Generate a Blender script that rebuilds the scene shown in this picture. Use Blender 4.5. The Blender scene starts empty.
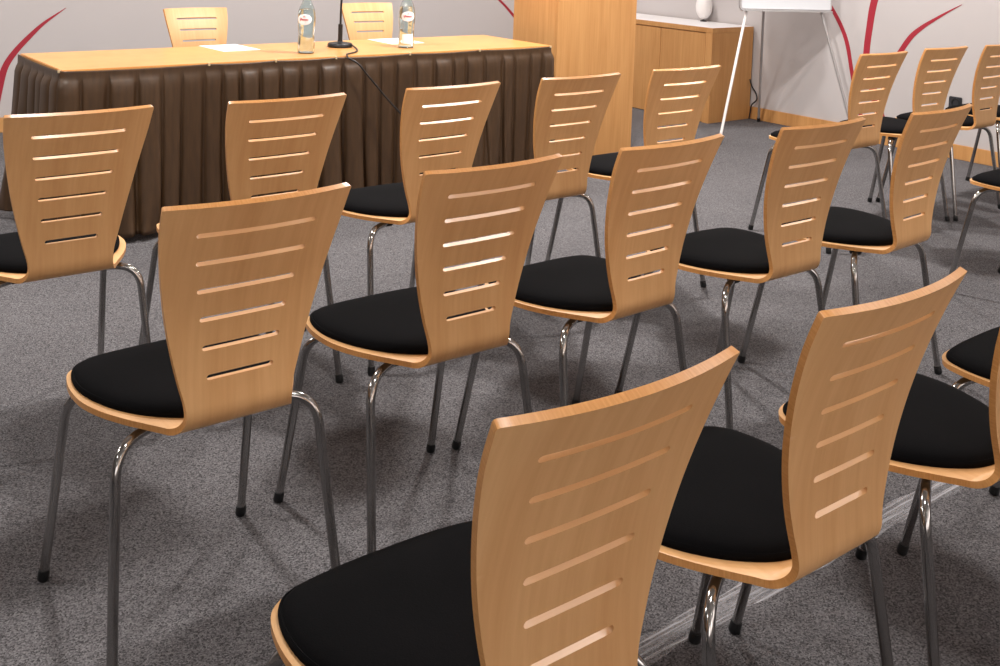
import bpy, bmesh, math, random
import numpy as np
from mathutils import Vector, Matrix
from mathutils.geometry import delaunay_2d_cdt

random.seed(7)
scene = bpy.context.scene
COL = scene.collection
PI = math.pi

# ------------------------------------------------------------------ materials
def srgb(r, g, b):
    f = lambda c: (c/255/12.92) if c/255 <= .04045 else ((c/255+.055)/1.055)**2.4
    return (f(r), f(g), f(b), 1)

class NT:
    def __init__(s, name):
        s.m = bpy.data.materials.new(name); s.m.use_nodes = True
        s.t = s.m.node_tree; s.b = s.t.nodes['Principled BSDF']
    def n(s, typ, **kw):
        nd = s.t.nodes.new(typ)
        for k, v in kw.items():
            if k.startswith('_'): setattr(nd, k[1:], v)
            else: nd.inputs[k.replace('_', ' ')].default_value = v
        return nd
    def l(s, a, ao, b, bi): s.t.links.new(a.outputs[ao], b.inputs[bi])
    def set(s, **kw):
        for k, v in kw.items(): s.b.inputs[k.replace('_', ' ')].default_value = v

def plain(name, col, rough=.5, metal=0, **kw):
    t = NT(name); t.set(Base_Color=col, Roughness=rough, Metallic=metal, **kw); return t.m

def wood(name, dark, light, rough=.42, sx=1, coord='UV', fine=90, along=5, figure=.5, vary=.08):
    """veneer: grain runs along the second coordinate"""
    t = NT(name)
    tc = t.n('ShaderNodeTexCoord')
    info = t.n('ShaderNodeObjectInfo')
    off = t.n('ShaderNodeVectorMath', _operation='SCALE'); off.inputs[0].default_value = (7.3, 3.1, 5.7)
    t.l(info, 'Random', off, 'Scale')
    add = t.n('ShaderNodeVectorMath', _operation='ADD'); t.l(tc, coord, add, 0); t.l(off, 0, add, 1)
    mp = t.n('ShaderNodeMapping')
    mp.inputs['Scale'].default_value = (fine, along, fine) if coord == 'UV' else (fine, fine, along)
    t.l(add, 0, mp, 'Vector')
    n1 = t.n('ShaderNodeTexNoise', Scale=1.0, Detail=4.0, Roughness=.6); t.l(mp, 0, n1, 'Vector')
    mp2 = t.n('ShaderNodeMapping')
    mp2.inputs['Scale'].default_value = (14, 1.6, 14) if coord == 'UV' else (14, 14, 1.6)
    t.l(add, 0, mp2, 'Vector')
    n2 = t.n('ShaderNodeTexNoise', Scale=1.0, Detail=2.0, Distortion=.6); t.l(mp2, 0, n2, 'Vector')
    mix = t.n('ShaderNodeMix', _data_type='FLOAT', Factor=figure)
    t.l(n1, 0, mix, 2); t.l(n2, 0, mix, 3)
    r = t.n('ShaderNodeValToRGB'); r.color_ramp.elements[0].color = dark; r.color_ramp.elements[1].color = light
    r.color_ramp.elements[0].position = .3; r.color_ramp.elements[1].position = .7
    t.l(mix, 0, r, 'Fac')
    hsv = t.n('ShaderNodeHueSaturation')
    mr = t.n('ShaderNodeMapRange'); mr.inputs['To Min'].default_value = 1-vary; mr.inputs['To Max'].default_value = 1+vary
    t.l(info, 'Random', mr, 'Value'); t.l(mr, 0, hsv, 'Value'); t.l(r, 0, hsv, 'Color')
    t.l(hsv, 0, t.b, 'Base Color')
    bp = t.n('ShaderNodeBump', Strength=.05, Distance=.002); t.l(n1, 0, bp, 'Height'); t.l(bp, 0, t.b, 'Normal')
    t.set(Roughness=rough); t.b.inputs['Specular IOR Level'].default_value = .4
    return t.m

M = {}
M['beech'] = wood('beech veneer', srgb(209, 156, 102), srgb(227, 180, 126), .4)
M['ply'] = wood('ply edge', srgb(190, 126, 64), srgb(223, 165, 103), .34, fine=30, along=300)
M['oak'] = wood('oak veneer', srgb(180, 127, 73), srgb(204, 153, 97), .45, coord='Object', fine=70, along=2.5, figure=.45, vary=.02)
M['table_veneer'] = wood('table veneer', srgb(198, 138, 76), srgb(217, 160, 96), .3, coord='Object', fine=4, along=60, figure=.4, vary=.02)
M['chrome'] = plain('polished chrome', srgb(168, 166, 164), .13, 1)
M['black'] = plain('black rubber', srgb(18, 18, 19), .55)
M['mic'] = plain('microphone black', srgb(26, 25, 26), .4)
M['clip'] = plain('nickel clip', srgb(235, 215, 175), .3, .5)
M['white'] = plain('white paper', srgb(244, 243, 244), .7)
M['wallwhite'] = plain('white lacquer', srgb(232, 228, 228), .35)
M['boardwhite'] = plain('whiteboard enamel', srgb(206, 208, 212), .3)
M['alu'] = plain('pale aluminium', srgb(184, 182, 182), .4, .6)
M['whitelac'] = plain('white painted metal', srgb(232, 228, 226), .35)
M['red'] = plain('red wall paint', srgb(156, 30, 48), .6)
M['redscript'] = plain('red label ink', srgb(196, 50, 62), .5)
M['paintsplit'] = plain('dark socket plastic', srgb(44, 45, 50), .4)

t = NT('black upholstery'); tc = t.n('ShaderNodeTexCoord')
n = t.n('ShaderNodeTexNoise', Scale=420.0, Detail=2.0); t.l(tc, 'Object', n, 'Vector')
n2 = t.n('ShaderNodeTexNoise', Scale=9.0, Detail=3.0); t.l(tc, 'Object', n2, 'Vector')
mx = t.n('ShaderNodeMix', _data_type='FLOAT', Factor=.4); t.l(n, 0, mx, 2); t.l(n2, 0, mx, 3)
r = t.n('ShaderNodeValToRGB'); r.color_ramp.elements[0].position = .3; r.color_ramp.elements[1].position = .75
r.color_ramp.elements[0].color = srgb(6, 6, 7); r.color_ramp.elements[1].color = srgb(15, 14, 16)
t.l(mx, 0, r, 'Fac'); t.l(r, 0, t.b, 'Base Color')
bp = t.n('ShaderNodeBump', Strength=.25, Distance=.001); t.l(n, 0, bp, 'Height'); t.l(bp, 0, t.b, 'Normal')
t.set(Roughness=1.0); t.b.inputs['Specular IOR Level'].default_value = .08
M['fabric'] = t.m

t = NT('grey loop carpet'); tc = t.n('ShaderNodeTexCoord')
v = t.n('ShaderNodeTexVoronoi', Scale=330.0); t.l(tc, 'Object', v, 'Vector')
sep = t.n('ShaderNodeSeparateColor'); t.l(v, 'Color', sep, 0)
n = t.n('ShaderNodeTexNoise', Scale=260.0, Detail=3.0, Roughness=.7); t.l(tc, 'Object', n, 'Vector')
mx = t.n('ShaderNodeMix', _data_type='FLOAT', Factor=.45); t.l(sep, 0, mx, 2); t.l(n, 0, mx, 3)
n3 = t.n('ShaderNodeTexNoise', Scale=2.2, Detail=4.0); t.l(tc, 'Object', n3, 'Vector')
r = t.n('ShaderNodeValToRGB')
e = r.color_ramp.elements; e[0].position = .14; e[0].color = srgb(40, 38, 39); e[1].position = .84; e[1].color = srgb(124, 121, 123)
t.l(mx, 0, r, 'Fac')
hs = t.n('ShaderNodeHueSaturation'); mr = t.n('ShaderNodeMapRange')
mr.inputs['From Min'].default_value = .3; mr.inputs['From Max'].default_value = .7
mr.inputs['To Min'].default_value = .93; mr.inputs['To Max'].default_value = 1.07
t.l(n3, 0, mr, 'Value'); t.l(mr, 0, hs, 'Value'); t.l(r, 0, hs, 'Color'); t.l(hs, 0, t.b, 'Base Color')
bp = t.n('ShaderNodeBump', Strength=.35, Distance=.002); t.l(v, 'Distance', bp, 'Height'); t.l(bp, 0, t.b, 'Normal')
t.set(Roughness=1.0); t.b.inputs['Specular IOR Level'].default_value = .05
M['carpet'] = t.m

t = NT('brown satin'); tc = t.n('ShaderNodeTexCoord')
mp = t.n('ShaderNodeMapping'); mp.inputs['Scale'].default_value = (60, 60, 8); t.l(tc, 'Object', mp, 'Vector')
n = t.n('ShaderNodeTexNoise', Scale=1.0, Detail=3.0); t.l(mp, 0, n, 'Vector')
r = t.n('ShaderNodeValToRGB'); r.color_ramp.elements[0].color = srgb(46, 31, 17); r.color_ramp.elements[1].color = srgb(80, 57, 36)
t.l(n, 0, r, 'Fac'); t.l(r, 0, t.b, 'Base Color')
t.set(Roughness=.45); t.b.inputs['Specular IOR Level'].default_value = .4
M['satin'] = t.m

def wallmat(name, c):
    t = NT(name); tc = t.n('ShaderNodeTexCoord')
    n = t.n('ShaderNodeTexNoise', Scale=120.0, Detail=3.0); t.l(tc, 'Object', n, 'Vector')
    bp = t.n('ShaderNodeBump', Strength=.06, Distance=.002); t.l(n, 0, bp, 'Height'); t.l(bp, 0, t.b, 'Normal')
    t.set(Base_Color=c, Roughness=.85); return t.m
M['wall'] = wallmat('matte wall paint', srgb(186, 180, 179))
M['ceil'] = wallmat('ceiling paint', srgb(236, 234, 230))

t = NT('bottle glass'); t.set(Base_Color=(.86, .95, .95, 1), Roughness=.02, IOR=1.45)
t.b.inputs['Transmission Weight'].default_value = 1
M['glass'] = t.m
t = NT('water'); t.set(Base_Color=(.97, .99, 1, 1), Roughness=0, IOR=1.33); t.b.inputs['Transmission Weight'].default_value = 1
M['water'] = t.m
t = NT('clear tape'); tc = t.n('ShaderNodeTexCoord')
mp = t.n('ShaderNodeMapping'); mp.inputs['Scale'].default_value = (3, 160, 1); t.l(tc, 'Object', mp, 'Vector')
n = t.n('ShaderNodeTexNoise', Scale=1.0, Detail=4.0); t.l(mp, 0, n, 'Vector')
r = t.n('ShaderNodeValToRGB'); r.color_ramp.elements[0].position = .45; r.color_ramp.elements[1].position = .62
r.color_ramp.elements[0].color = (.15, .15, .15, 1); r.color_ramp.elements[1].color = (.55, .55, .55, 1)
t.l(n, 0, r, 'Fac')
bp = t.n('ShaderNodeBump', Strength=.6, Distance=.004); t.l(n, 0, bp, 'Height'); t.l(bp, 0, t.b, 'Normal')
t.l(r, 0, t.b, 'Alpha')
t.set(Base_Color=srgb(205, 203, 207), Roughness=.2); t.b.inputs['Specular IOR Level'].default_value = .8
M['tape'] = t.m
t = NT('lamp diffuser'); t.set(Base_Color=(1, 1, 1, 1)); t.b.inputs['Emission Color'].default_value = (1, .95, .88, 1); t.b.inputs['Emission Strength'].default_value = 3
M['diff'] = t.m

# ------------------------------------------------------------------ helpers
def link(name, me, mat=None, parent=None):
    o = bpy.data.objects.new(name, me); COL.objects.link(o)
    if mat is not None and me is not None and not me.materials:
        for m in (mat if isinstance(mat, (list, tuple)) else [mat]): me.materials.append(m)
    if parent: o.parent = parent
    return o
def mesh_from_bm(name, bm, smooth=None):
    me = bpy.data.meshes.new(name)
    bmesh.ops.recalc_face_normals(bm, faces=bm.faces)
    bm.to_mesh(me); bm.free()
    if smooth is not None:
        for p in me.polygons: p.use_smooth = True
        me.set_sharp_from_angle(angle=math.radians(smooth))
    return me
def obj(name, bm, mat, parent=None, smooth=None):
    return link(name, mesh_from_bm(name, bm, smooth), mat, parent)
def tag(o, label, cat, group=None):
    o['label'] = label; o['category'] = cat
    if group: o['group'] = group
    return o
def struct(o):
    o['kind'] = 'structure'; return o
def empty(name, loc, rz=0):
    o = bpy.data.objects.new(name, None); COL.objects.link(o)
    o.location = loc; o.rotation_euler = (0, 0, rz); o.empty_display_size = .1; return o
def box(bm, lo, hi, bev=0):
    vs = [bm.verts.new((x, y, z)) for z in (lo[2], hi[2]) for y in (lo[1], hi[1]) for x in (lo[0], hi[0])]
    fs = [(0, 1, 3, 2), (4, 6, 7, 5), (0, 4, 5, 1), (2, 3, 7, 6), (0, 2, 6, 4), (1, 5, 7, 3)]
    faces = [bm.faces.new([vs[i] for i in f]) for f in fs]
    if bev:
        bm.normal_update()
        es = set(e for f in faces for e in f.edges)
        bmesh.ops.bevel(bm, geom=list(es), offset=bev, segments=2, affect='EDGES', clamp_overlap=True)
def tube(bm, pts, r, n=14, cap=True):
    pts = [Vector(p) for p in pts]
    rs = r if isinstance(r, (list, tuple)) else [r]*len(pts)
    d0 = (pts[1]-pts[0]).normalized()
    up = Vector((0, 0, 1)) if abs(d0.z) < .9 else Vector((0, 1, 0))
    side = d0.cross(up).normalized(); rings = []
    for i, p in enumerate(pts):
        if i == 0: d = d0
        elif i == len(pts)-1: d = (pts[i]-pts[i-1]).normalized()
        else: d = ((pts[i]-pts[i-1]).normalized()+(pts[i+1]-pts[i]).normalized()).normalized()
        side = (side-d*side.dot(d)).normalized(); b = d.cross(side)
        rings.append([bm.verts.new(p+(side*math.cos(a)+b*math.sin(a))*rs[i]) for a in [2*PI*k/n for k in range(n)]])
    for a, b in zip(rings, rings[1:]):
        for k in range(n): bm.faces.new((a[k], a[(k+1) % n], b[(k+1) % n], b[k]))
    if cap:
        bm.faces.new(rings[0][::-1]); bm.faces.new(rings[-1])
def lathe(bm, prof, n=32, cap=True):
    rings = [[bm.verts.new((r*math.cos(2*PI*k/n), r*math.sin(2*PI*k/n), z)) for k in range(n)] for r, z in prof]
    for a, b in zip(rings, rings[1:]):
        for k in range(n): bm.faces.new((a[k], a[(k+1) % n], b[(k+1) % n], b[k]))
    if cap:
        bm.faces.new(rings[0][::-1]); bm.faces.new(rings[-1])
def catmull(pts, m=8):
    pts = [np.array(p, float) for p in pts]; out = []
    P = [2*pts[0]-pts[1]]+pts+[2*pts[-1]-pts[-2]]
    for i in range(1, len(P)-2):
        for k in range(m):
            u = k/m
            out.append(.5*(2*P[i]+(P[i+1]-P[i-1])*u+(2*P[i-1]-5*P[i]+4*P[i+1]-P[i+2])*u*u+(3*P[i]-P[i-1]-3*P[i+1]+P[i+2])*u**3))
    out.append(pts[-1]); return out
def round_path(pts, rad, m=7):
    """polyline with filleted inner corners"""
    pts = [Vector(p) for p in pts]; out = [pts[0]]
    for i in range(1, len(pts)-1):
        a, b, c = pts[i-1], pts[i], pts[i+1]
        R = rad[i-1] if isinstance(rad, (list, tuple)) else rad
        p, q = b+(a-b).normalized()*R, b+(c-b).normalized()*R
        for k in range(m+1):
            u = k/m; out.append(p*(1-u)**2+b*2*u*(1-u)+q*u*u)
    out.append(pts[-1]); return out

# ------------------------------------------------------------------ the conference chair
TH = .0115                                   # plywood thickness
ZT = .87
def back_y(z):
    t = (z-.46)/(ZT-.46); return .0661*t-.159*t*t + TH/2
def conc(z):
    u = min(1, max(0, (z-.47)/.40)); return .83*u**2
# centre line (y, z) from the front edge to the top of the back
line = []
SEAT_Z = .440
RB = .036
YC = .0078+RB*math.sin(math.radians(95))
for y in np.linspace(.425, YC, 34):
    dz = -.008*max(0, (y-.35)/.075)**2
    line.append((y, SEAT_Z+dz))
nseat = len(line)-1
for a in np.linspace(0, math.radians(95), 15)[1:]:
    line.append((YC-RB*math.sin(a), SEAT_Z+RB-RB*math.cos(a)))
z0 = line[-1][1]; dy0 = line[-1][0]-back_y(z0)
for z in np.linspace(z0, ZT-.002, 46)[1:]:
    line.append((back_y(z)+dy0*max(0, 1-(z-z0)/.1), z))
line = np.array(line)
S = np.concatenate([[0], np.cumsum(np.hypot(*np.diff(line, axis=0).T))])
S_SEAT = S[nseat]; S_END = S[-1]
def at(x, s):
    y = np.interp(s, S, line[:, 0]); z = np.interp(s, S, line[:, 1])
    return np.array([x, y+conc(z)*x*x, z])
def s_of_z(z): return float(np.interp(z, line[nseat+3:, 1], S[nseat+3:]))
def s_of_y(y): return float(np.interp(-y, -line[:nseat+1, 0], S[:nseat+1]))
def nrm(x, s):
    e = 2e-3
    ds = at(x, min(S_END, s+e))-at(x, max(0, s-e)); dx = at(x+e, s)-at(x-e, s)
    n = np.cross(dx, ds); return n/np.linalg.norm(n)
# half widths along the bent sheet
SW = .122                                      # half width where the bend begins
seat_half = catmull([(.0, .425), (.075, .4242), (.125, .418), (.162, .402), (.189, .375), (.204, .33), (.210, .28), (.2075, .228),
                     (.193, .175), (.170, .125), (.145, .082), (.130, .058), (SW, YC)], 5)
back_ctrl = [(SW, S_SEAT), (.112, S_SEAT+.018), (.1045, S_SEAT+.036), (.1015, S_SEAT+.054), (.1045, s_of_z(.498)), (.1150, s_of_z(.536)), (.1290, s_of_z(.592)),
             (.1415, s_of_z(.647)), (.1525, s_of_z(.703)), (.1625, s_of_z(.758)), (.1710, s_of_z(.8136)), (.1755, S_END)]
back_half = catmull(back_ctrl, 5)

def sheet(name, outline, holes, mats, seam=None):
    """plywood sheet in (x, s) bent along the centre line, with holes, thickness and edge faces"""
    pts = []; edges = []; loops = []
    for lp in [outline]+holes:
        i0 = len(pts); pts += [tuple(map(float, q)) for q in lp]
        loops.append(range(i0, len(pts)))
        edges += [(i0+k, i0+(k+1) % len(lp)) for k in range(len(lp))]
    lo = np.min(outline, axis=0); hi = np.max(outline, axis=0)
    def inside(q, poly):
        c = False; j = len(poly)-1
        for i in range(len(poly)):
            xi, yi = poly[i]; xj, yj = poly[j]
            if (yi > q[1]) != (yj > q[1]) and q[0] < (xj-xi)*(q[1]-yi)/(yj-yi)+xi: c = not c
            j = i
        return c
    bound = np.array(pts)
    for s in np.arange(lo[1]+.004, hi[1], .0075):
        for x in np.arange(-.23, .231, .0165):
            q = (x, s)
            if inside(q, outline) and not any(inside(q, h_) for h_ in holes) and np.min(np.hypot(bound[:, 0]-x, bound[:, 1]-s)) > .0035:
                pts.append(q)
    ov, oe, of, ovo, _, _ = delaunay_2d_cdt([Vector(q) for q in pts], edges, [], 0, 1e-6)
    new = {}
    for i, orig in enumerate(ovo):
        for k in orig: new[k] = i
    P = np.array([tuple(v) for v in ov])
    bm = bmesh.new(); uv = bm.loops.layers.uv.new('UVMap')
    top = []; bot = []
    for x, s in P:
        c = at(x, s); n_ = nrm(x, s)
        top.append(bm.verts.new(c+n_*TH/2)); bot.append(bm.verts.new(c-n_*TH/2))
    def face(vs, uvs, mi):
        try: f = bm.faces.new(vs)
        except ValueError: return
        f.material_index = mi
        for l, c in zip(f.loops, uvs): l[uv].uv = c
    for tri in of:
        c = P[list(tri)].mean(0)
        if not inside(c, outline) or any(inside(c, h_) for h_ in holes): continue
        face([top[i] for i in tri], [tuple(P[i]) for i in tri], 0)
        face([bot[i] for i in reversed(tri)], [tuple(P[i]) for i in reversed(tri)], 0)
    for li, lp in enumerate(loops):
        lp = list(lp); acc = 0
        for k in range(len(lp)):
            a, b = new[lp[k]], new[lp[(k+1) % len(lp)]]
            if a == b: continue
            if seam is not None and abs(P[a][1]-seam) < 1e-6 and abs(P[b][1]-seam) < 1e-6: continue
            d = float(np.hypot(*(P[a]-P[b])))
            face([top[a], top[b], bot[b], bot[a]], [(0, acc), (0, acc+d), (TH, acc+d), (TH, acc)], 1 if li == 0 else 0)
            acc += d
    me = mesh_from_bm(name, bm, 40)
    for m_ in mats: me.materials.append(m_)
    return me

pr_ = [(x, s_of_y(y)) for x, y in seat_half]; pr_[-1] = (SW, S_SEAT); pr_[0] = (0, 0)
pr_ = [(x, max(0., s)) for x, s in pr_]
seam_pts = [(x, S_SEAT) for x in np.linspace(SW, -SW, 21)[1:-1]]
seat_outline = pr_+seam_pts+[(-x, s) for x, s in reversed(pr_[1:])]
bk = [tuple(q) for q in back_half]; bk[-1] = (bk[-1][0], S_END)
crn = [(bk[-1][0], S_END-.004), (bk[-1][0]-.001, S_END-.0012), (bk[-1][0]-.004, S_END)]
top_pts = [(x, S_END) for x in np.linspace(bk[-1][0]-.004, -bk[-1][0]+.004, 25)[1:-1]]
back_outline = bk[:-1]+crn+top_pts+[(-x, s) for x, s in reversed(bk[:-1]+crn)]+[(x, S_SEAT) for x in np.linspace(-SW, SW, 21)[1:-1]]
holes = []
for k, hw in enumerate([.112, .103, .093, .0825, .074, .064]):
    s = s_of_z(.8136-(.8136-.536)*k/5); r = .0050; lp = []
    for a in np.linspace(-PI/2, PI/2, 7): lp.append((hw-r+r*math.cos(a), s+r*math.sin(a)))
    for x in np.linspace(hw-r, -hw+r, 11)[1:-1]: lp.append((x, s+r))
    for a in np.linspace(PI/2, 3*PI/2, 7): lp.append((-hw+r+r*math.cos(a), s+r*math.sin(a)))
    for x in np.linspace(-hw+r, hw-r, 11)[1:-1]: lp.append((x, s-r))
    holes.append(lp)
SEAT_ME = sheet('seat', seat_outline, [], [M['beech'], M['ply']], S_SEAT)
BACK_ME = sheet('backrest', back_outline, holes, [M['beech'], M['ply']], S_SEAT)

def pad_mesh():
    half = catmull([(0, .046), (.045, .050), (.086, .067), (.132, .107), (.168, .160), (.191, .220), (.2005, .275), (.1965, .328), (.182, .370),
                    (.156, .398), (.11, .410), (.055, .4155), (0, .416)], 4)
    ol = [tuple(q) for q in half]+[(-q[0], q[1]) for q in half[-2:0:-1]]
    cx, cy = 0, .24
    bm = bmesh.new(); rings = []
    base = SEAT_Z+TH/2-.0005
    for sc, z in [(.99, 0), (.998, .003), (1.0, .007), (.996, .0105), (.985, .0125), (.975, .0115), (.962, .0145), (.93, .0185), (.85, .0225), (.7, .0255), (.5, .027), (.25, .0275)]:
        rg = []
        for x, y in ol:
            yy = cy+(y-cy)*sc; xx = x*sc
            dz = -.008*max(0, (yy-.35)/.075)**2
            rg.append(bm.verts.new((xx, yy, base+z+dz)))
        rings.append(rg)
    n = len(ol)
    for a, b in zip(rings, rings[1:]):
        for k in range(n): bm.faces.new((a[k], a[(k+1) % n], b[(k+1) % n], b[k]))
    bm.faces.new(rings[0][::-1]); bm.faces.new(rings[-1])
    return mesh_from_bm('seat_pad', bm, 60)
PAD_ME = pad_mesh(); PAD_ME.materials.append(M['fabric'])

LEG_R = .0094
def leg_path(sx, front):
    zt = .4165
    if front: pts = [(0, .275, zt), (sx*.194, .356, zt), (sx*.2132, .4385, .012)]
    else: pts = [(0, .185, zt), (sx*.196, .082, zt), (sx*.2225, .012, .012)]
    return round_path(pts, [.058], 10)
def leg_mesh(sx, front):
    bm = bmesh.new(); tube(bm, leg_path(sx, front), LEG_R, 16); return mesh_from_bm('leg', bm, 40)
def cap_mesh(sx, front):
    p = leg_path(sx, front); a, b = p[-2], p[-1]; d = (b-a).normalized()
    bm = bmesh.new(); top = b-d*.013; end = b+d*(b.z/abs(d.z)-.0005)
    tube(bm, [top, b-d*.004, end-d*.003, end], [.0108, .0115, .0118, .010], 14)
    me = mesh_from_bm('foot_cap', bm, 40); me.materials.append(M['black'])
    lowest = min(v.co.z for v in me.vertices)
    for v in me.vertices: v.co.z -= lowest*max(0, 1-v.co.z/.02) if lowest < 0 else 0
    return me
LEGS = []
for front in (True, False):
    for sx in (-1, 1):
        m_ = leg_mesh(sx, front); m_.materials.append(M['chrome']); LEGS.append((m_, cap_mesh(sx, front)))
def bracket_mesh():
    bm = bmesh.new()
    for y in (.316, .132):
        for x in (-.10, .10): box(bm, (x-.014, y-.014, .408), (x+.014, y+.014, SEAT_Z-TH/2-.0002), .003)
    box(bm, (-.012, .115, .412), (.012, .325, .424), .002)
    return mesh_from_bm('mounting_bracket', bm)
BR_ME = bracket_mesh(); BR_ME.materials.append(M['black'])

def make_chair(name):
    root = empty(name, (0, 0, 0))
    link('seat', SEAT_ME, None, root); link('backrest', BACK_ME, None, root)
    p = link('seat_pad', PAD_ME, None, root); p['label'] = 'black fabric seat pad'
    link('mounting_bracket', BR_ME, None, root)
    for lm, cm in LEGS:
        l = link('leg', lm, None, root); link('foot_cap', cm, None, l)
    return root
def copy_tree(o, parent=None):
    c = o.copy(); COL.objects.link(c)
    if parent: c.parent = parent
    for ch in list(o.children): copy_tree(ch, c)
    return c

NEAR, MID, FAR = 'conference chairs in the nearest row', 'conference chairs in the middle row', 'conference chairs in the row facing the skirted table'
CHAIRS = [  # x, y, yaw in degrees, group, label
 (.811, .841, -.8, NEAR, 'nearest beech chair of all, its big slotted back cut by the bottom edge'),
 (1.343, .852, .1, NEAR, 'second beech chair from the left in the nearest row, standing over the clear floor tape'),
 (1.858, .828, .3, NEAR, 'beech chair in the nearest row, its back cut by the right edge, black pad whole'),
 (2.386, .792, 1.5, NEAR, 'beech chair at the right edge showing only a front corner of its black pad'),
 (.834, 1.751, .1, MID, 'leftmost beech chair of the middle row, with all four chrome legs in view'),
 (1.354, 1.755, -.3, MID, 'second beech chair from the left in the middle row, just above the nearest chair back'),
 (1.859, 1.737, 1.5, MID, 'third beech chair of the middle row, its back corner meeting the pale easel leg'),
 (2.414, 1.717, -.8, MID, 'fourth beech chair of the middle row, between the easel-leg chair and the aisle-end chair'),
 (2.951, 1.695, 2.8, MID, 'fifth beech chair of the middle row, last before the aisle, below the wall socket'),
 (4.175, 1.69, .4, MID, 'beech chair at the right edge across the aisle, only pad front and legs showing'),
 (.831, 2.713, -.5, FAR, 'leftmost beech chair before the brown table skirt, at the left edge of the photo'),
 (1.367, 2.677, .6, FAR, 'beech chair before the brown skirt, its seat hidden, left of the microphone cable'),
 (1.918, 2.678, 1.1, FAR, 'beech chair before the brown skirt where the microphone cable runs behind its back'),
 (2.437, 2.674, 0, FAR, 'beech chair whose back overlaps the right end of the brown skirt and the lectern'),
 (2.959, 2.677, -.8, FAR, 'beech chair in front of the low cabinet, just right of the lectern'),
 (4.215, 2.675, -.2, FAR, 'beech chair in front of the red wall blades, leftmost of the far right group'),
 (4.757, 2.692, -1.5, FAR, 'beech chair just left of the black wall socket, middle of the far right group'),
 (5.243, 2.668, .6, FAR, 'beech chair just right of the black wall socket, cut by the right edge'),
 (5.74, 2.68, 0, FAR, 'beech chair nearest the right wall, only a scrap of black pad and legs seen'),
]
proto = None
for x, y, a, g, lab in CHAIRS:
    c = make_chair('conference_chair') if proto is None else copy_tree(proto)
    proto = proto or c
    c.location = (x, y, 0); c.rotation_euler = (0, 0, math.radians(a)); tag(c, lab, 'chair', g)
for (x, y, a, lab) in [(2.305, 5.425, 180.6, 'beech chair behind the table on the left, facing the room behind the first white sheet'),
                       (3.44, 5.565, 177.6, 'beech chair behind the table on the right, between the two water bottles')]:
    c = copy_tree(proto); c.location = (x, y, 0); c.rotation_euler = (0, 0, math.radians(a))
    tag(c, lab, 'chair', 'chairs behind the speakers table')

# ------------------------------------------------------------------ room
X0, X1, Y0, Y1, ZC = -6.0, 6.5, -3.2, 7.0, 2.75
def slab(name, lo, hi, mat):
    bm = bmesh.new(); box(bm, lo, hi); return struct(obj(name, bm, mat))
slab('floor', (X0-.1, Y0-.1, -.1), (X1+.1, Y1+.1, 0), M['carpet'])
slab('ceiling', (X0-.1, Y0-.1, ZC), (X1+.1, Y1+.1, ZC+.1), M['ceil'])
slab('wall_back', (X0-.1, Y1, 0), (X1+.1, Y1+.1, ZC), M['wall'])
slab('wall_right', (X1, Y0-.1, 0), (X1+.1, Y1, ZC), M['wall'])
slab('wall_left', (X0-.1, Y0-.1, 0), (X0, Y1, ZC), M['wall'])
slab('wall_front', (X0, Y0-.1, 0), (X1, Y0, ZC), M['wall'])
BH, BT = .092, .014
bm = bmesh.new(); box(bm, (X1-BT, Y0, 0), (X1, Y1, BH), .003); struct(obj('baseboard_right', bm, M['oak']))
bm = bmesh.new(); box(bm, (X0, Y1-BT, 0), (X1-BT, Y1, BH), .003); struct(obj('baseboard_back', bm, M['oak']))

# red painted blades on the walls: tapered ribbons, 2 mm thick
def blade(name, pts, plane, label, group):
    P = catmull(pts, 8); bm = bmesh.new(); fr = []
    for i, (a, z, w) in enumerate(P):
        q = P[min(i+1, len(P)-1)]; o = P[max(i-1, 0)]
        d = np.array([q[0]-o[0], q[1]-o[1]]); d /= np.linalg.norm(d); nn = np.array([-d[1], d[0]])*max(w, .002)/2
        for sgn in (1, -1): fr.append((a+sgn*nn[0], z+sgn*nn[1]))
    def mk(off):
        return [bm.verts.new((X1-off, a, z) if plane == 'x' else (a, Y1-off, z)) for a, z in fr]
    A, B = mk(0), mk(.002); n = len(P)
    for i in range(n-1):
        for L in (A, B): bm.faces.new((L[2*i], L[2*i+1], L[2*i+3], L[2*i+2]))
        for k in (0, 1): bm.faces.new((A[2*i+k], A[2*i+2+k], B[2*i+2+k], B[2*i+k]))
    bm.faces.new((A[0], A[1], B[1], B[0])); bm.faces.new((A[-1], A[-2], B[-2], B[-1]))
    return tag(obj(name, bm, M['red']), label, 'wall graphic', group)
GR = 'red blades painted on the right wall'
blade('wall_stripe', [(4.16, .12, .028), (4.225, .27, .028), (4.27, .445, .028), (4.335, .68, .030), (4.452, .868, .027), (4.62, 1.05, .02), (4.85, 1.22, .004)], 'x',
      'red curved blade on the right wall, leaning left and starting at the flipchart corner', GR)
blade('wall_stripe', [(4.03, .10, .075), (4.02, .13, .073), (4.09, .32, .062), (4.155, .52, .052), (4.168, .60, .048), (4.155, .78, .049), (4.13, .96, .052), (4.05, 1.25, .048), (3.92, 1.6, .03), (3.74, 1.92, .004)], 'x',
      'upright red blade on the right wall, the widest and middle one of three', GR)
blade('wall_stripe', [(4.05, .12, .03), (4.03, .35, .034), (3.975, .53, .036), (3.918, .632, .036), (3.846, .742, .034), (3.765, .815, .026), (3.688, .868, .019), (3.60, .925, .011), (3.515, .975, .003)], 'x',
      'red blade on the right wall bending right to a fine point above the socket', GR)
blade('wall_stripe', [(1.655, .05, .06), (1.672, .14, .055), (1.70, .27, .045), (1.735, .40, .038), (1.795, .495, .034), (1.88, .588, .028), (1.965, .667, .018), (2.09, .755, .003)], 'y',
      'red arc on the back wall rising behind the left end of the skirted table', None)
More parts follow.
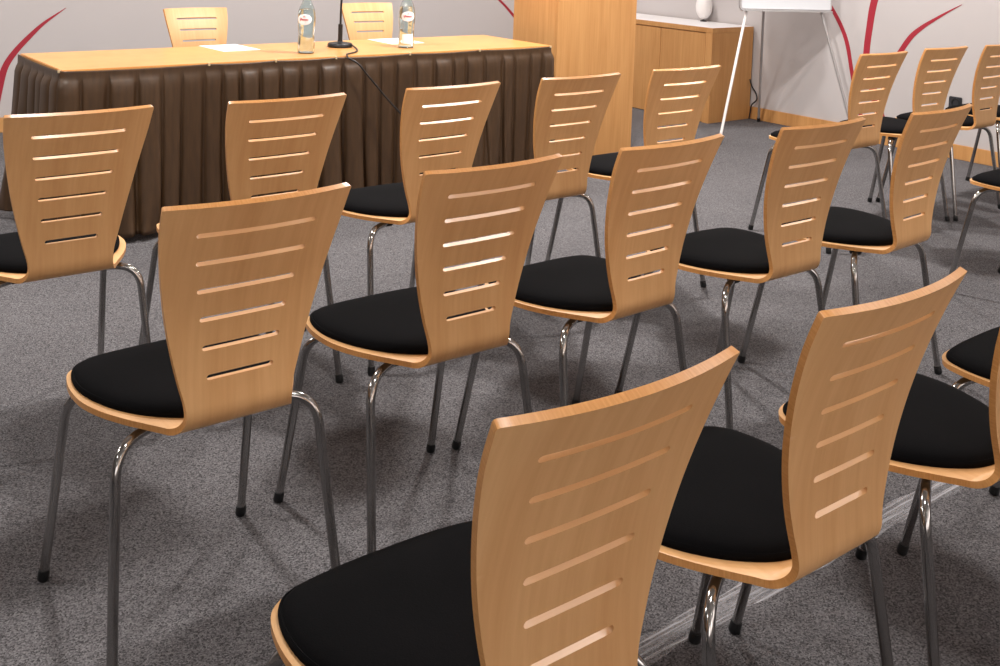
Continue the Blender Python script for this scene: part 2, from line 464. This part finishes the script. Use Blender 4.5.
blade('wall_stripe', [(6.15, .15, .04), (5.90, .45, .03), (5.70, .645, .022), (5.55, .77, .018), (5.30, .94, .010), (5.10, 1.04, .003)], 'y',
      'thin dark red line on the back wall just left of the lectern', None)

# wall socket
r = empty('wall_socket', (X1, 3.514, .355)); tag(r, 'black power socket low on the right wall between two chair backs', 'socket')
bm = bmesh.new(); box(bm, (-.014, -.042, -.037), (0, .042, .037), .004); obj('cover_plate', bm, M['paintsplit'], r)
bm = bmesh.new(); lathe(bm, [(.027, 0), (.027, .006), (.022, .006), (.020, -.004)], 28)
o = obj('outlet', bm, M['black'], r, 40); o.rotation_euler = (0, -PI/2, 0); o.location = (-.0135, -.006, 0)

# ------------------------------------------------------------------ speakers' table with skirt
TX0, TX1, TY0, TY1, TZ = 1.31, 3.895, 4.432, 5.04, .72
r = empty('speakers_table', (TX0, TY0, 0)); tag(r, 'long light wood table with brown pleated skirt carrying bottles and papers', 'table')
bm = bmesh.new(); box(bm, (0, 0, TZ-.028), (TX1-TX0, TY1-TY0, TZ), .003); obj('tabletop', bm, M['table_veneer'], r)
for sx in (.07, TX1-TX0-.07):
    for sy in (.07, TY1-TY0-.07):
        bm = bmesh.new(); tube(bm, [(sx, sy, 0), (sx, sy, TZ-.029)], .02); obj('leg', bm, M['chrome'], r, 40)

def skirt():
    # path round three sides, arc length parameter
    off = .004; rad = .03
    base = round_path([(TX0-off, TY1, 0), (TX0-off, TY0-off, 0), (TX1+off, TY0-off, 0), (TX1+off, TY1, 0)], [rad, rad], 8)
    L = [0]
    for a, b in zip(base, base[1:]): L.append(L[-1]+(b-a).length)
    bx = np.array([v.x for v in base]); by = np.array([v.y for v in base]); L = np.array(L)
    tot = L[-1]
    def pos(u):
        u = min(max(u, 0), tot); x, y = np.interp(u, L, bx), np.interp(u, L, by)
        e = 1e-3; u0, u1 = max(0, u-e), min(tot, u+e)
        dx, dy = np.interp(u1, L, bx)-np.interp(u0, L, bx), np.interp(u1, L, by)-np.interp(u0, L, by)
        n = math.hypot(dx, dy); return x, y, dy/n, -dx/n          # outward normal
    # lengths where clips hold the band
    side = TY1-TY0
    clips = [0.02, side-.012]+[side+(x-TX0) for x in (1.919, 2.236, 2.545, 2.96, 3.39, 3.875)]+[tot-.02]
    rng = random.Random(11)
    cols = []; u = 0; k = 0
    while u < tot:
        w = .100*rng.uniform(.78, 1.22); amp = rng.uniform(.55, 1.45); flip = 1
        for du, o in [(0, 0), (.05, .0004), (.085, .0018), (.088, .0055), (.12, .0080), (.20, .0092), (.32, .0090), (.46, .0090), (.60, .0083), (.72, .0072), (.83, .0052), (.90, .0028), (.94, .0008)]:
            cols.append((u+du*w, o*amp*1.5, k, du))
        u += w; k += 1
    cols = [c for c in cols if c[0] <= tot]
    zs = [0, .006, .014, .024, .034, .042, .05, .07, .10, .15, .21, .28, .36, .44, .52, .58, .63, .67, .70]
    ph = [rng.uniform(0, 6.28) for _ in range(k+1)]
    bm = bmesh.new(); grid = []
    for u, o, kk, du in cols:
        sag = 0
        for a, b in zip(clips, clips[1:]):
            if a <= u <= b:
                tt = (u-a)/(b-a); sag = min(.016, .045*(b-a))*4*tt*(1-tt)*.3
        col = []
        for d in zs:
            z = TZ-.003-sag*max(0, 1-d/.3)-d
            if d == zs[-1]: z = .026+.010*math.sin(u*6.1+.6)+.006*math.sin(u*23)
            g = min(1, max(0, (d-.030)/.03))                     # pleats start under the sewn band
            fl = 1+1.0*d/.7
            w2 = .011*math.sin(u*19+ph[kk]*.3)*(d/.7)**1.5+.014*math.sin(u*7.3+1)*(d/.7)**2
            wav = .009*math.sin(u*31+d*9+ph[kk])*(d/.7)**1.6 + .006*math.sin(u*55+ph[kk]*2)*(d/.7)**2 + .012*math.sin(u*13.7+d*3)*(d/.7)**1.2
            out = .0045+o*g*fl+max(-.0015*(1-d), (w2+wav)*1.25+.012*(d/.7))+.004*(d/.7)
            du_ = .012*math.sin(u*9.1+2)*(d/.7)**2
            x, y, nx, ny = pos(u+du_)
            col.append(bm.verts.new((x+nx*out, y+ny*out, z)))
        grid.append(col)
    for a, b in zip(grid, grid[1:]):
        for i in range(len(zs)-1): bm.faces.new((a[i], b[i], b[i+1], a[i+1]))
    o = obj('table_skirt', bm, M['satin'], None, 80)
    sol = o.modifiers.new('cloth', 'SOLIDIFY'); sol.thickness = .0012; sol.offset = -1
    tag(o, 'dark brown pleated satin skirt hanging round the long wooden table', 'table skirt')
    for u in clips[1:-1]:
        x, y, nx, ny = pos(u); bm = bmesh.new()
        box(bm, (-.004, -.0075, -.011), (.004, .004, .0018), .001)
        c = obj('clip', bm, M['clip'], o); c.location = (x+nx*.004, y+ny*.004, TZ); c.rotation_euler = (0, 0, math.atan2(ny, nx)+PI/2)
        c['label'] = 'small pale metal skirt clip'
skirt()

# paper sheets
def paper(cx, cy, rz, w, l, lab):
    bm = bmesh.new(); box(bm, (-w/2, -l/2, 0), (w/2, l/2, .0012))
    o = obj('paper_sheet', bm, M['white']); o.location = (cx, cy, TZ+.0002); o.rotation_euler = (0, 0, rz)
    tag(o, lab, 'paper', 'sheets on the table')
paper(2.245, 4.925, math.radians(3), .195, .26, 'white paper sheet on the table before the left chair, left of the first bottle')
paper(3.195, 4.91, math.radians(-1), .205, .25, 'white paper sheet on the table behind the right hand bottle')

# water bottles
def bottle(x, y, rz, lab, back_label):
    r = empty('water_bottle', (x, y, TZ), rz); tag(r, lab, 'bottle', 'water bottles on the table')
    prof = [(.030, .000), (.038, .002), (.0405, .008), (.0405, .030), (.0395, .060), (.0375, .085), (.0385, .105), (.0415, .135), (.0425, .165), (.0415, .19), (.037, .212),
            (.029, .232), (.021, .25), (.0165, .268), (.0145, .29), (.0142, .305), (.0158, .307), (.0158, .314), (.0142, .316)]
    P = [tuple(q) for q in catmull(prof, 3)]
    bm = bmesh.new(); lathe(bm, P+[(q[0]-.0026, max(q[1], .005)) for q in reversed(P)], 40)
    obj('glass', bm, M['glass'], r, 50)
    W = [(max(.002, q[0]-.0031), max(q[1], .0058)) for q in P if q[1] < .215]
    bm = bmesh.new(); lathe(bm, W, 40); obj('water', bm, M['water'], r, 50)
    bm = bmesh.new(); lathe(bm, [(.0150, .3165), (.0155, .318), (.0155, .328), (.0145, .330)], 28); obj('cap', bm, M['whitelac'], r, 40)
    def wrap(name, hw, hh, zc, mat, rr, oval=True, n=18):
        bm = bmesh.new(); rad = lambda z: float(np.interp(z, [q[1] for q in P[:40]], [q[0] for q in P[:40]]))+rr
        rows = []
        for i in range(n+1):
            v = -1+2*i/n; z = zc+v*hh; w = hw*(math.sqrt(max(0.004, 1-v*v)) if oval else (1 if abs(v) < .9 else .93))
            rows.append([bm.verts.new((rad(z)*math.sin(a), -rad(z)*math.cos(a), z)) for a in [w/.041*(-1+2*k/14) for k in range(15)]])
        for a, b in zip(rows, rows[1:]):
            for k in range(14): bm.faces.new((a[k], a[k+1], b[k+1], b[k]))
        o = obj(name, bm, mat, r, 60); s_ = o.modifiers.new('t', 'SOLIDIFY'); s_.thickness = .0004; s_.offset = 1; return o
    lb = wrap('label', .036, .026, .163, M['white'], .0004)
    lb['label'] = 'oval white label with red script'
    # red script line, as loosely written strokes on the oval label
    rad = .0437
    def stroke(pts, w=.0011):
        P2 = [(rad*math.sin(a/.041), -rad*math.cos(a/.041), .163+z) for a, z in pts]
        tube(bm, P2, w, 6)
    bm = bmesh.new()
    stroke([tuple(q) for q in catmull([(-.021, .009), (-.019, -.006), (-.014, .008), (-.012, -.002), (-.008, .004), (-.007, -.004), (-.003, .003), (-.002, -.004), (.002, .004), (.004, -.004), (.008, .003), (.009, -.004), (.013, .004), (.015, -.003), (.019, .002)], 4)])
    stroke([(-.004, .012), (0, .018), (.004, .012)], .0013)
    obj('script', bm, M['redscript'], lb, 60)
    if back_label:
        b2 = wrap('lower_label', .030, .024, .047, M['white'], .0004, False); b2['label'] = 'plain white lower label'
    return r
A_ = math.radians(38.5)
bottle(2.49, 4.607, -math.radians(30)-.25, 'clear glass water bottle standing left of the microphone', False)
bottle(3.08, 4.635, -math.radians(30)+.1, 'clear glass water bottle with extra white lower label, right of the microphone', True)

# desk microphone
MX, MY = 2.772, 4.773
r = empty('desk_microphone', (MX, MY, TZ)); tag(r, 'black gooseneck microphone on a round base standing on the table', 'microphone')
bm = bmesh.new(); lathe(bm, [(.058, 0), (.063, .004), (.063, .014), (.058, .021), (.03, .026), (.014, .028), (.012, .034)], 36); obj('base', bm, M['mic'], r, 40)
bm = bmesh.new(); tube(bm, [(0, 0, .03), (0, 0, .115), (0, 0, .118)], [.0115, .0115, .007], 16); obj('stem_socket', bm, M['mic'], r, 40)
bm = bmesh.new(); tube(bm, [tuple(q) for q in catmull([(0, 0, .115), (.001, 0, .2), (.006, -.002, .30), (.02, -.012, .39), (.05, -.035, .45)], 8)], .0055, 12); obj('gooseneck', bm, M['mic'], r, 40)
bm = bmesh.new(); tube(bm, [(.047, -.033, .447), (.055, -.039, .457), (.085, -.062, .478), (.092, -.067, .482)], [.008, .012, .013, .008], 16); obj('capsule', bm, M['black'], r, 40)
bm = bmesh.new()
cab = catmull([(MX+.045, MY-.046, TZ+.012), (2.78, 4.62, TZ+.0045), (2.72, 4.53, TZ+.0045), (2.64, 4.47, TZ+.0045), (2.612, 4.43, TZ+.006), (2.605, 4.405, TZ-.006), (2.64, 4.376, .69), (2.69, 4.366, .632), (2.80, 4.356, .51), (2.90, 4.346, .405), (3.02, 4.33, .25), (3.10, 4.30, .08), (3.16, 4.24, .008), (3.4, 4.16, .006)], 8)
tag(obj('microphone_cable', (tube(bm, [tuple(q) for q in cab], .0042, 10), bm)[1], M['mic'], None, 40), 'thin black cable running from the microphone diagonally down the brown skirt', 'cable')

# ------------------------------------------------------------------ lectern
LX0, LX1, LY0, LY1, LH = 4.17, 4.818, 4.70, 5.105, 1.16
r = empty('lectern', (LX0, LY0, 0)); tag(r, 'tall oak veneer lectern standing at the right end of the skirted table', 'lectern')
W, D_ = LX1-LX0, LY1-LY0
for x in (0, W-.022):
    bm = bmesh.new(); box(bm, (x, .0185, 0), (x+.022, D_, LH), .0015); obj('side_panel', bm, M['oak'], r)
bm = bmesh.new(); box(bm, (0, 0, 0), (W, .018, LH), .0015); obj('front_panel', bm, M['oak'], r)
bm = bmesh.new(); box(bm, (.0225, .02, .78), (W-.0225, D_, .80)); obj('shelf', bm, M['oak'], r)
bm = bmesh.new(); box(bm, (-.012, -.012, LH), (W+.012, D_+.012, LH+.025), .003); obj('top', bm, M['oak'], r)

# ------------------------------------------------------------------ low cabinet by the right wall
CX0, CX1, CY0, CY1, CH = 6.022, 6.482, 5.11, 6.88, .692
r = empty('low_cabinet', (CX0, CY0, 0)); tag(r, 'low oak veneer cabinet standing against the right wall behind the flipchart', 'cabinet')
w, l = CX1-CX0, CY1-CY0
bm = bmesh.new(); box(bm, (.02, 0, 0), (w, l, CH-.038), .0015); obj('body', bm, M['oak'], r)
bm = bmesh.new(); box(bm, (0, 0, CH-.0375), (w, l, CH-.002), .0015); obj('top', bm, M['oak'], r)
bm = bmesh.new(); box(bm, (.004, .004, CH-.0018), (w-.002, l-.004, CH), .0005); o = obj('top_laminate', bm, M['wallwhite'], r); o['label'] = 'white top surface'
bm = bmesh.new(); box(bm, (0, 0, 0), (.0195, .062, CH-.038), .001); obj('stile', bm, M['oak'], r)
y = .0645
for wd in (.44, .56, .56):
    bm = bmesh.new(); box(bm, (.001, y, .004), (.0195, y+wd-.004, CH-.0445), .0015); obj('door', bm, M['oak'], r); y += wd
bm = bmesh.new()
tube(bm, [tuple(q) for q in catmull([(6.455, 5.10, .30), (6.462, 5.085, .25), (6.475, 5.055, .20), (6.475, 5.045, .15), (6.46, 5.075, .11), (6.458, 5.085, .05), (6.455, 5.09, .006)], 7)], .005, 8)
tag(obj('power_cable', bm, M['black'], None, 40), 'short black cable loop beside the right end of the low cabinet', 'cable')
# white oval lamp on the cabinet
r = empty('table_lamp', (6.42, 5.545, CH)); tag(r, 'small white oval lamp standing on the low cabinet', 'lamp')
bm = bmesh.new(); lathe(bm, [(.024, 0), (.026, .003), (.022, .008), (.008, .012), (.007, .020)], 24); obj('foot', bm, M['mic'], r, 40)
bm = bmesh.new(); lathe(bm, [(.064*math.sin(a) if 0 < a < PI else .002, .118-.102*math.cos(a)) for a in np.linspace(.04, PI-.04, 26)], 32); obj('shade', bm, M['whitelac'], r, 60)

# ------------------------------------------------------------------ flipchart easel
BL = Vector((5.720, 4.630, .863)); BR = Vector((6.328, 4.340, .868)); BL.z = BR.z = .866
ux = (BR-BL).normalized(); nrm_ = Vector((ux.y, -ux.x, 0)).normalized()          # towards the room
wid = (BR-BL).length
r = empty('flipchart_easel', (BL.x, BL.y, 0)); tag(r, 'white flipchart easel on thin metal legs standing before the right wall', 'flipchart')
tilt = .10
def bp_(u, hgt, out): # point on tilted board (absolute)
    return BL+ux*u+Vector((0, 0, hgt))-nrm_*(hgt*tilt)+nrm_*out
def rel(v): return v-Vector((BL.x, BL.y, 0))
def plate(u0, u1, h0, h1, o0, o1, rad=.02, seg=6):
    bm = bmesh.new(); ol = []
    for cx, cy, a0 in ((u1-rad, h0+rad, -PI/2), (u1-rad, h1-rad, 0), (u0+rad, h1-rad, PI/2), (u0+rad, h0+rad, PI)):
        for k in range(seg+1): ol.append((cx+rad*math.cos(a0+k*PI/2/seg), cy+rad*math.sin(a0+k*PI/2/seg)))
    A = [bm.verts.new(rel(bp_(a, b, o0))) for a, b in ol]; B = [bm.verts.new(rel(bp_(a, b, o1))) for a, b in ol]
    n = len(ol); bm.faces.new(A); bm.faces.new(B[::-1])
    for k in range(n): bm.faces.new((A[k], A[(k+1) % n], B[(k+1) % n], B[k]))
    return bm
obj('board', plate(.012, wid-.012, .012, 1.0, -.016, .004, .012), M['boardwhite'], r)
obj('frame', plate(0, wid, 0, 1.012, -.02, 0, .025), M['alu'], r)
bm = plate(.01, wid-.01, -.004, .006, -.012, .03, .004); obj('pen_tray', bm, M['alu'], r)
def leg(a, b, mat):
    bm = bmesh.new(); tube(bm, [rel(Vector(a)), rel(Vector(b))], .0095, 12); o = obj('leg', bm, mat, r, 40)
    d = (Vector(b)-Vector(a)).normalized(); bm = bmesh.new(); tube(bm, [rel(Vector(b)-d*.03), rel(Vector((b[0], b[1], .0)))], .012, 12); obj('foot_cap', bm, M['black'], o, 40)
leg(tuple(bp_(.052, .0, -.01)), (5.47, 4.545, .004), M['whitelac'])
leg(tuple(bp_(wid-.075, .0, -.01)), (6.36, 4.12, .004), M['alu'])
leg(tuple(bp_(.20, .35, -.03)), (6.44, 4.99, .004), M['alu'])

# clear tape on the carpet under the nearest row
bm = bmesh.new(); rng = random.Random(3); prev = None
for i in range(110):
    x = 1.22+i*.02; a = .032+.004*math.sin(i*.7); row = []
    for k, v in enumerate(np.linspace(-1, 1, 13)):
        hz = .0035+.006*max(0, 1-(v/.5)**2)+rng.uniform(-.0012, .0012)
        row.append(bm.verts.new((x, 1.33+v*a, hz if abs(v) < .98 else .001)))
    if prev:
        for k in range(12): bm.faces.new((prev[k], prev[k+1], row[k+1], row[k]))
    prev = row
tp = tag(obj('floor_tape', bm, M['tape'], None, 60), 'clear shiny tape strip stuck along the carpet under the nearest chairs', 'tape')

FILL_POW = 56
# added, unseen windows behind the camera: soft fill light for the chair backs
for k, x in enumerate((-1.4, 1.4, 4.2)):
    r = struct(empty('window_%d' % (k+1), (x, Y0, .95)))
    bm = bmesh.new()
    for lo, hi in (((-1.2, 0, 0), (1.2, .05, .06)), ((-1.2, 0, 1.44), (1.2, .05, 1.5)), ((-1.2, 0, .06), (-1.14, .05, 1.44)), ((1.14, 0, .06), (1.2, .05, 1.44)), ((-.03, 0, .06), (.03, .05, 1.44))): box(bm, lo, hi)
    struct(obj('window_frame', bm, M['whitelac'], r))
    L = bpy.data.lights.new('fill_light', 'AREA'); L.shape = 'RECTANGLE'; L.size = 2.2; L.size_y = 1.35; L.energy = FILL_POW; L.color = (1, .97, .94)
    o = bpy.data.objects.new('fill_light', L); COL.objects.link(o); o.location = (x, Y0+.06, 1.7); o.rotation_euler = (PI/2, 0, PI)
# ------------------------------------------------------------------ ceiling lamps
POW = 34
LAMPS = {-1.7: (.08, .08, .1, .1), .9: (.4, .5, .5, .45), 3.7: (1.4, 1.65, 2.6, 1.4), 5.8: (.7, .8, .9, .7)}
for y, row in LAMPS.items():
    for x, k in zip((-1.5, 1.1, 3.5, 5.5), row):
        L = bpy.data.lights.new('downlight', 'AREA'); L.shape = 'DISK'; L.size = .24
        L.energy = POW*k; L.color = (1, .965, .93)
        o = bpy.data.objects.new('downlight', L); COL.objects.link(o); o.location = (x, y, ZC-.03)
w = bpy.data.worlds.new('World'); scene.world = w; w.use_nodes = True
w.node_tree.nodes['Background'].inputs[0].default_value = (1, .97, .94, 1); w.node_tree.nodes['Background'].inputs[1].default_value = .0

# ------------------------------------------------------------------ camera
H, PT, RL, F, CY, YAW = 1.33901, .0672440827, -.0355011504, 1084.29, 3.144, math.radians(-38.5)
fw = Vector((0, math.cos(PT), -math.sin(PT))); up = Vector((0, math.sin(PT), math.cos(PT))); rt = Vector((1, 0, 0))
e_r = rt*math.cos(RL)-up*math.sin(RL); e_u = rt*math.sin(RL)+up*math.cos(RL)
Rz = Matrix.Rotation(YAW, 3, 'Z'); e_r, e_u, fw = Rz@e_r, Rz@e_u, Rz@fw
cd = bpy.data.cameras.new('Camera'); co = bpy.data.objects.new('Camera', cd); COL.objects.link(co)
mw = Matrix.Identity(4)
for i in range(3): mw[i][0], mw[i][1], mw[i][2] = e_r[i], e_u[i], -fw[i]
mw[2][3] = H; co.matrix_world = mw
cd.sensor_fit = 'HORIZONTAL'; cd.sensor_width = 36; cd.lens = F*36/1000; cd.shift_y = (CY-333)/1000; cd.clip_start = .05
scene.camera = co

vs = scene.view_settings
scene.display_settings.display_device = 'sRGB'
vs.view_transform = 'Standard'; vs.look = 'None'; vs.gamma = 1; vs.use_curve_mapping = False; vs.exposure = 0.12
scene.cycles.use_denoising = True
scene.cycles.max_bounces = 10; scene.cycles.transparent_max_bounces = 16
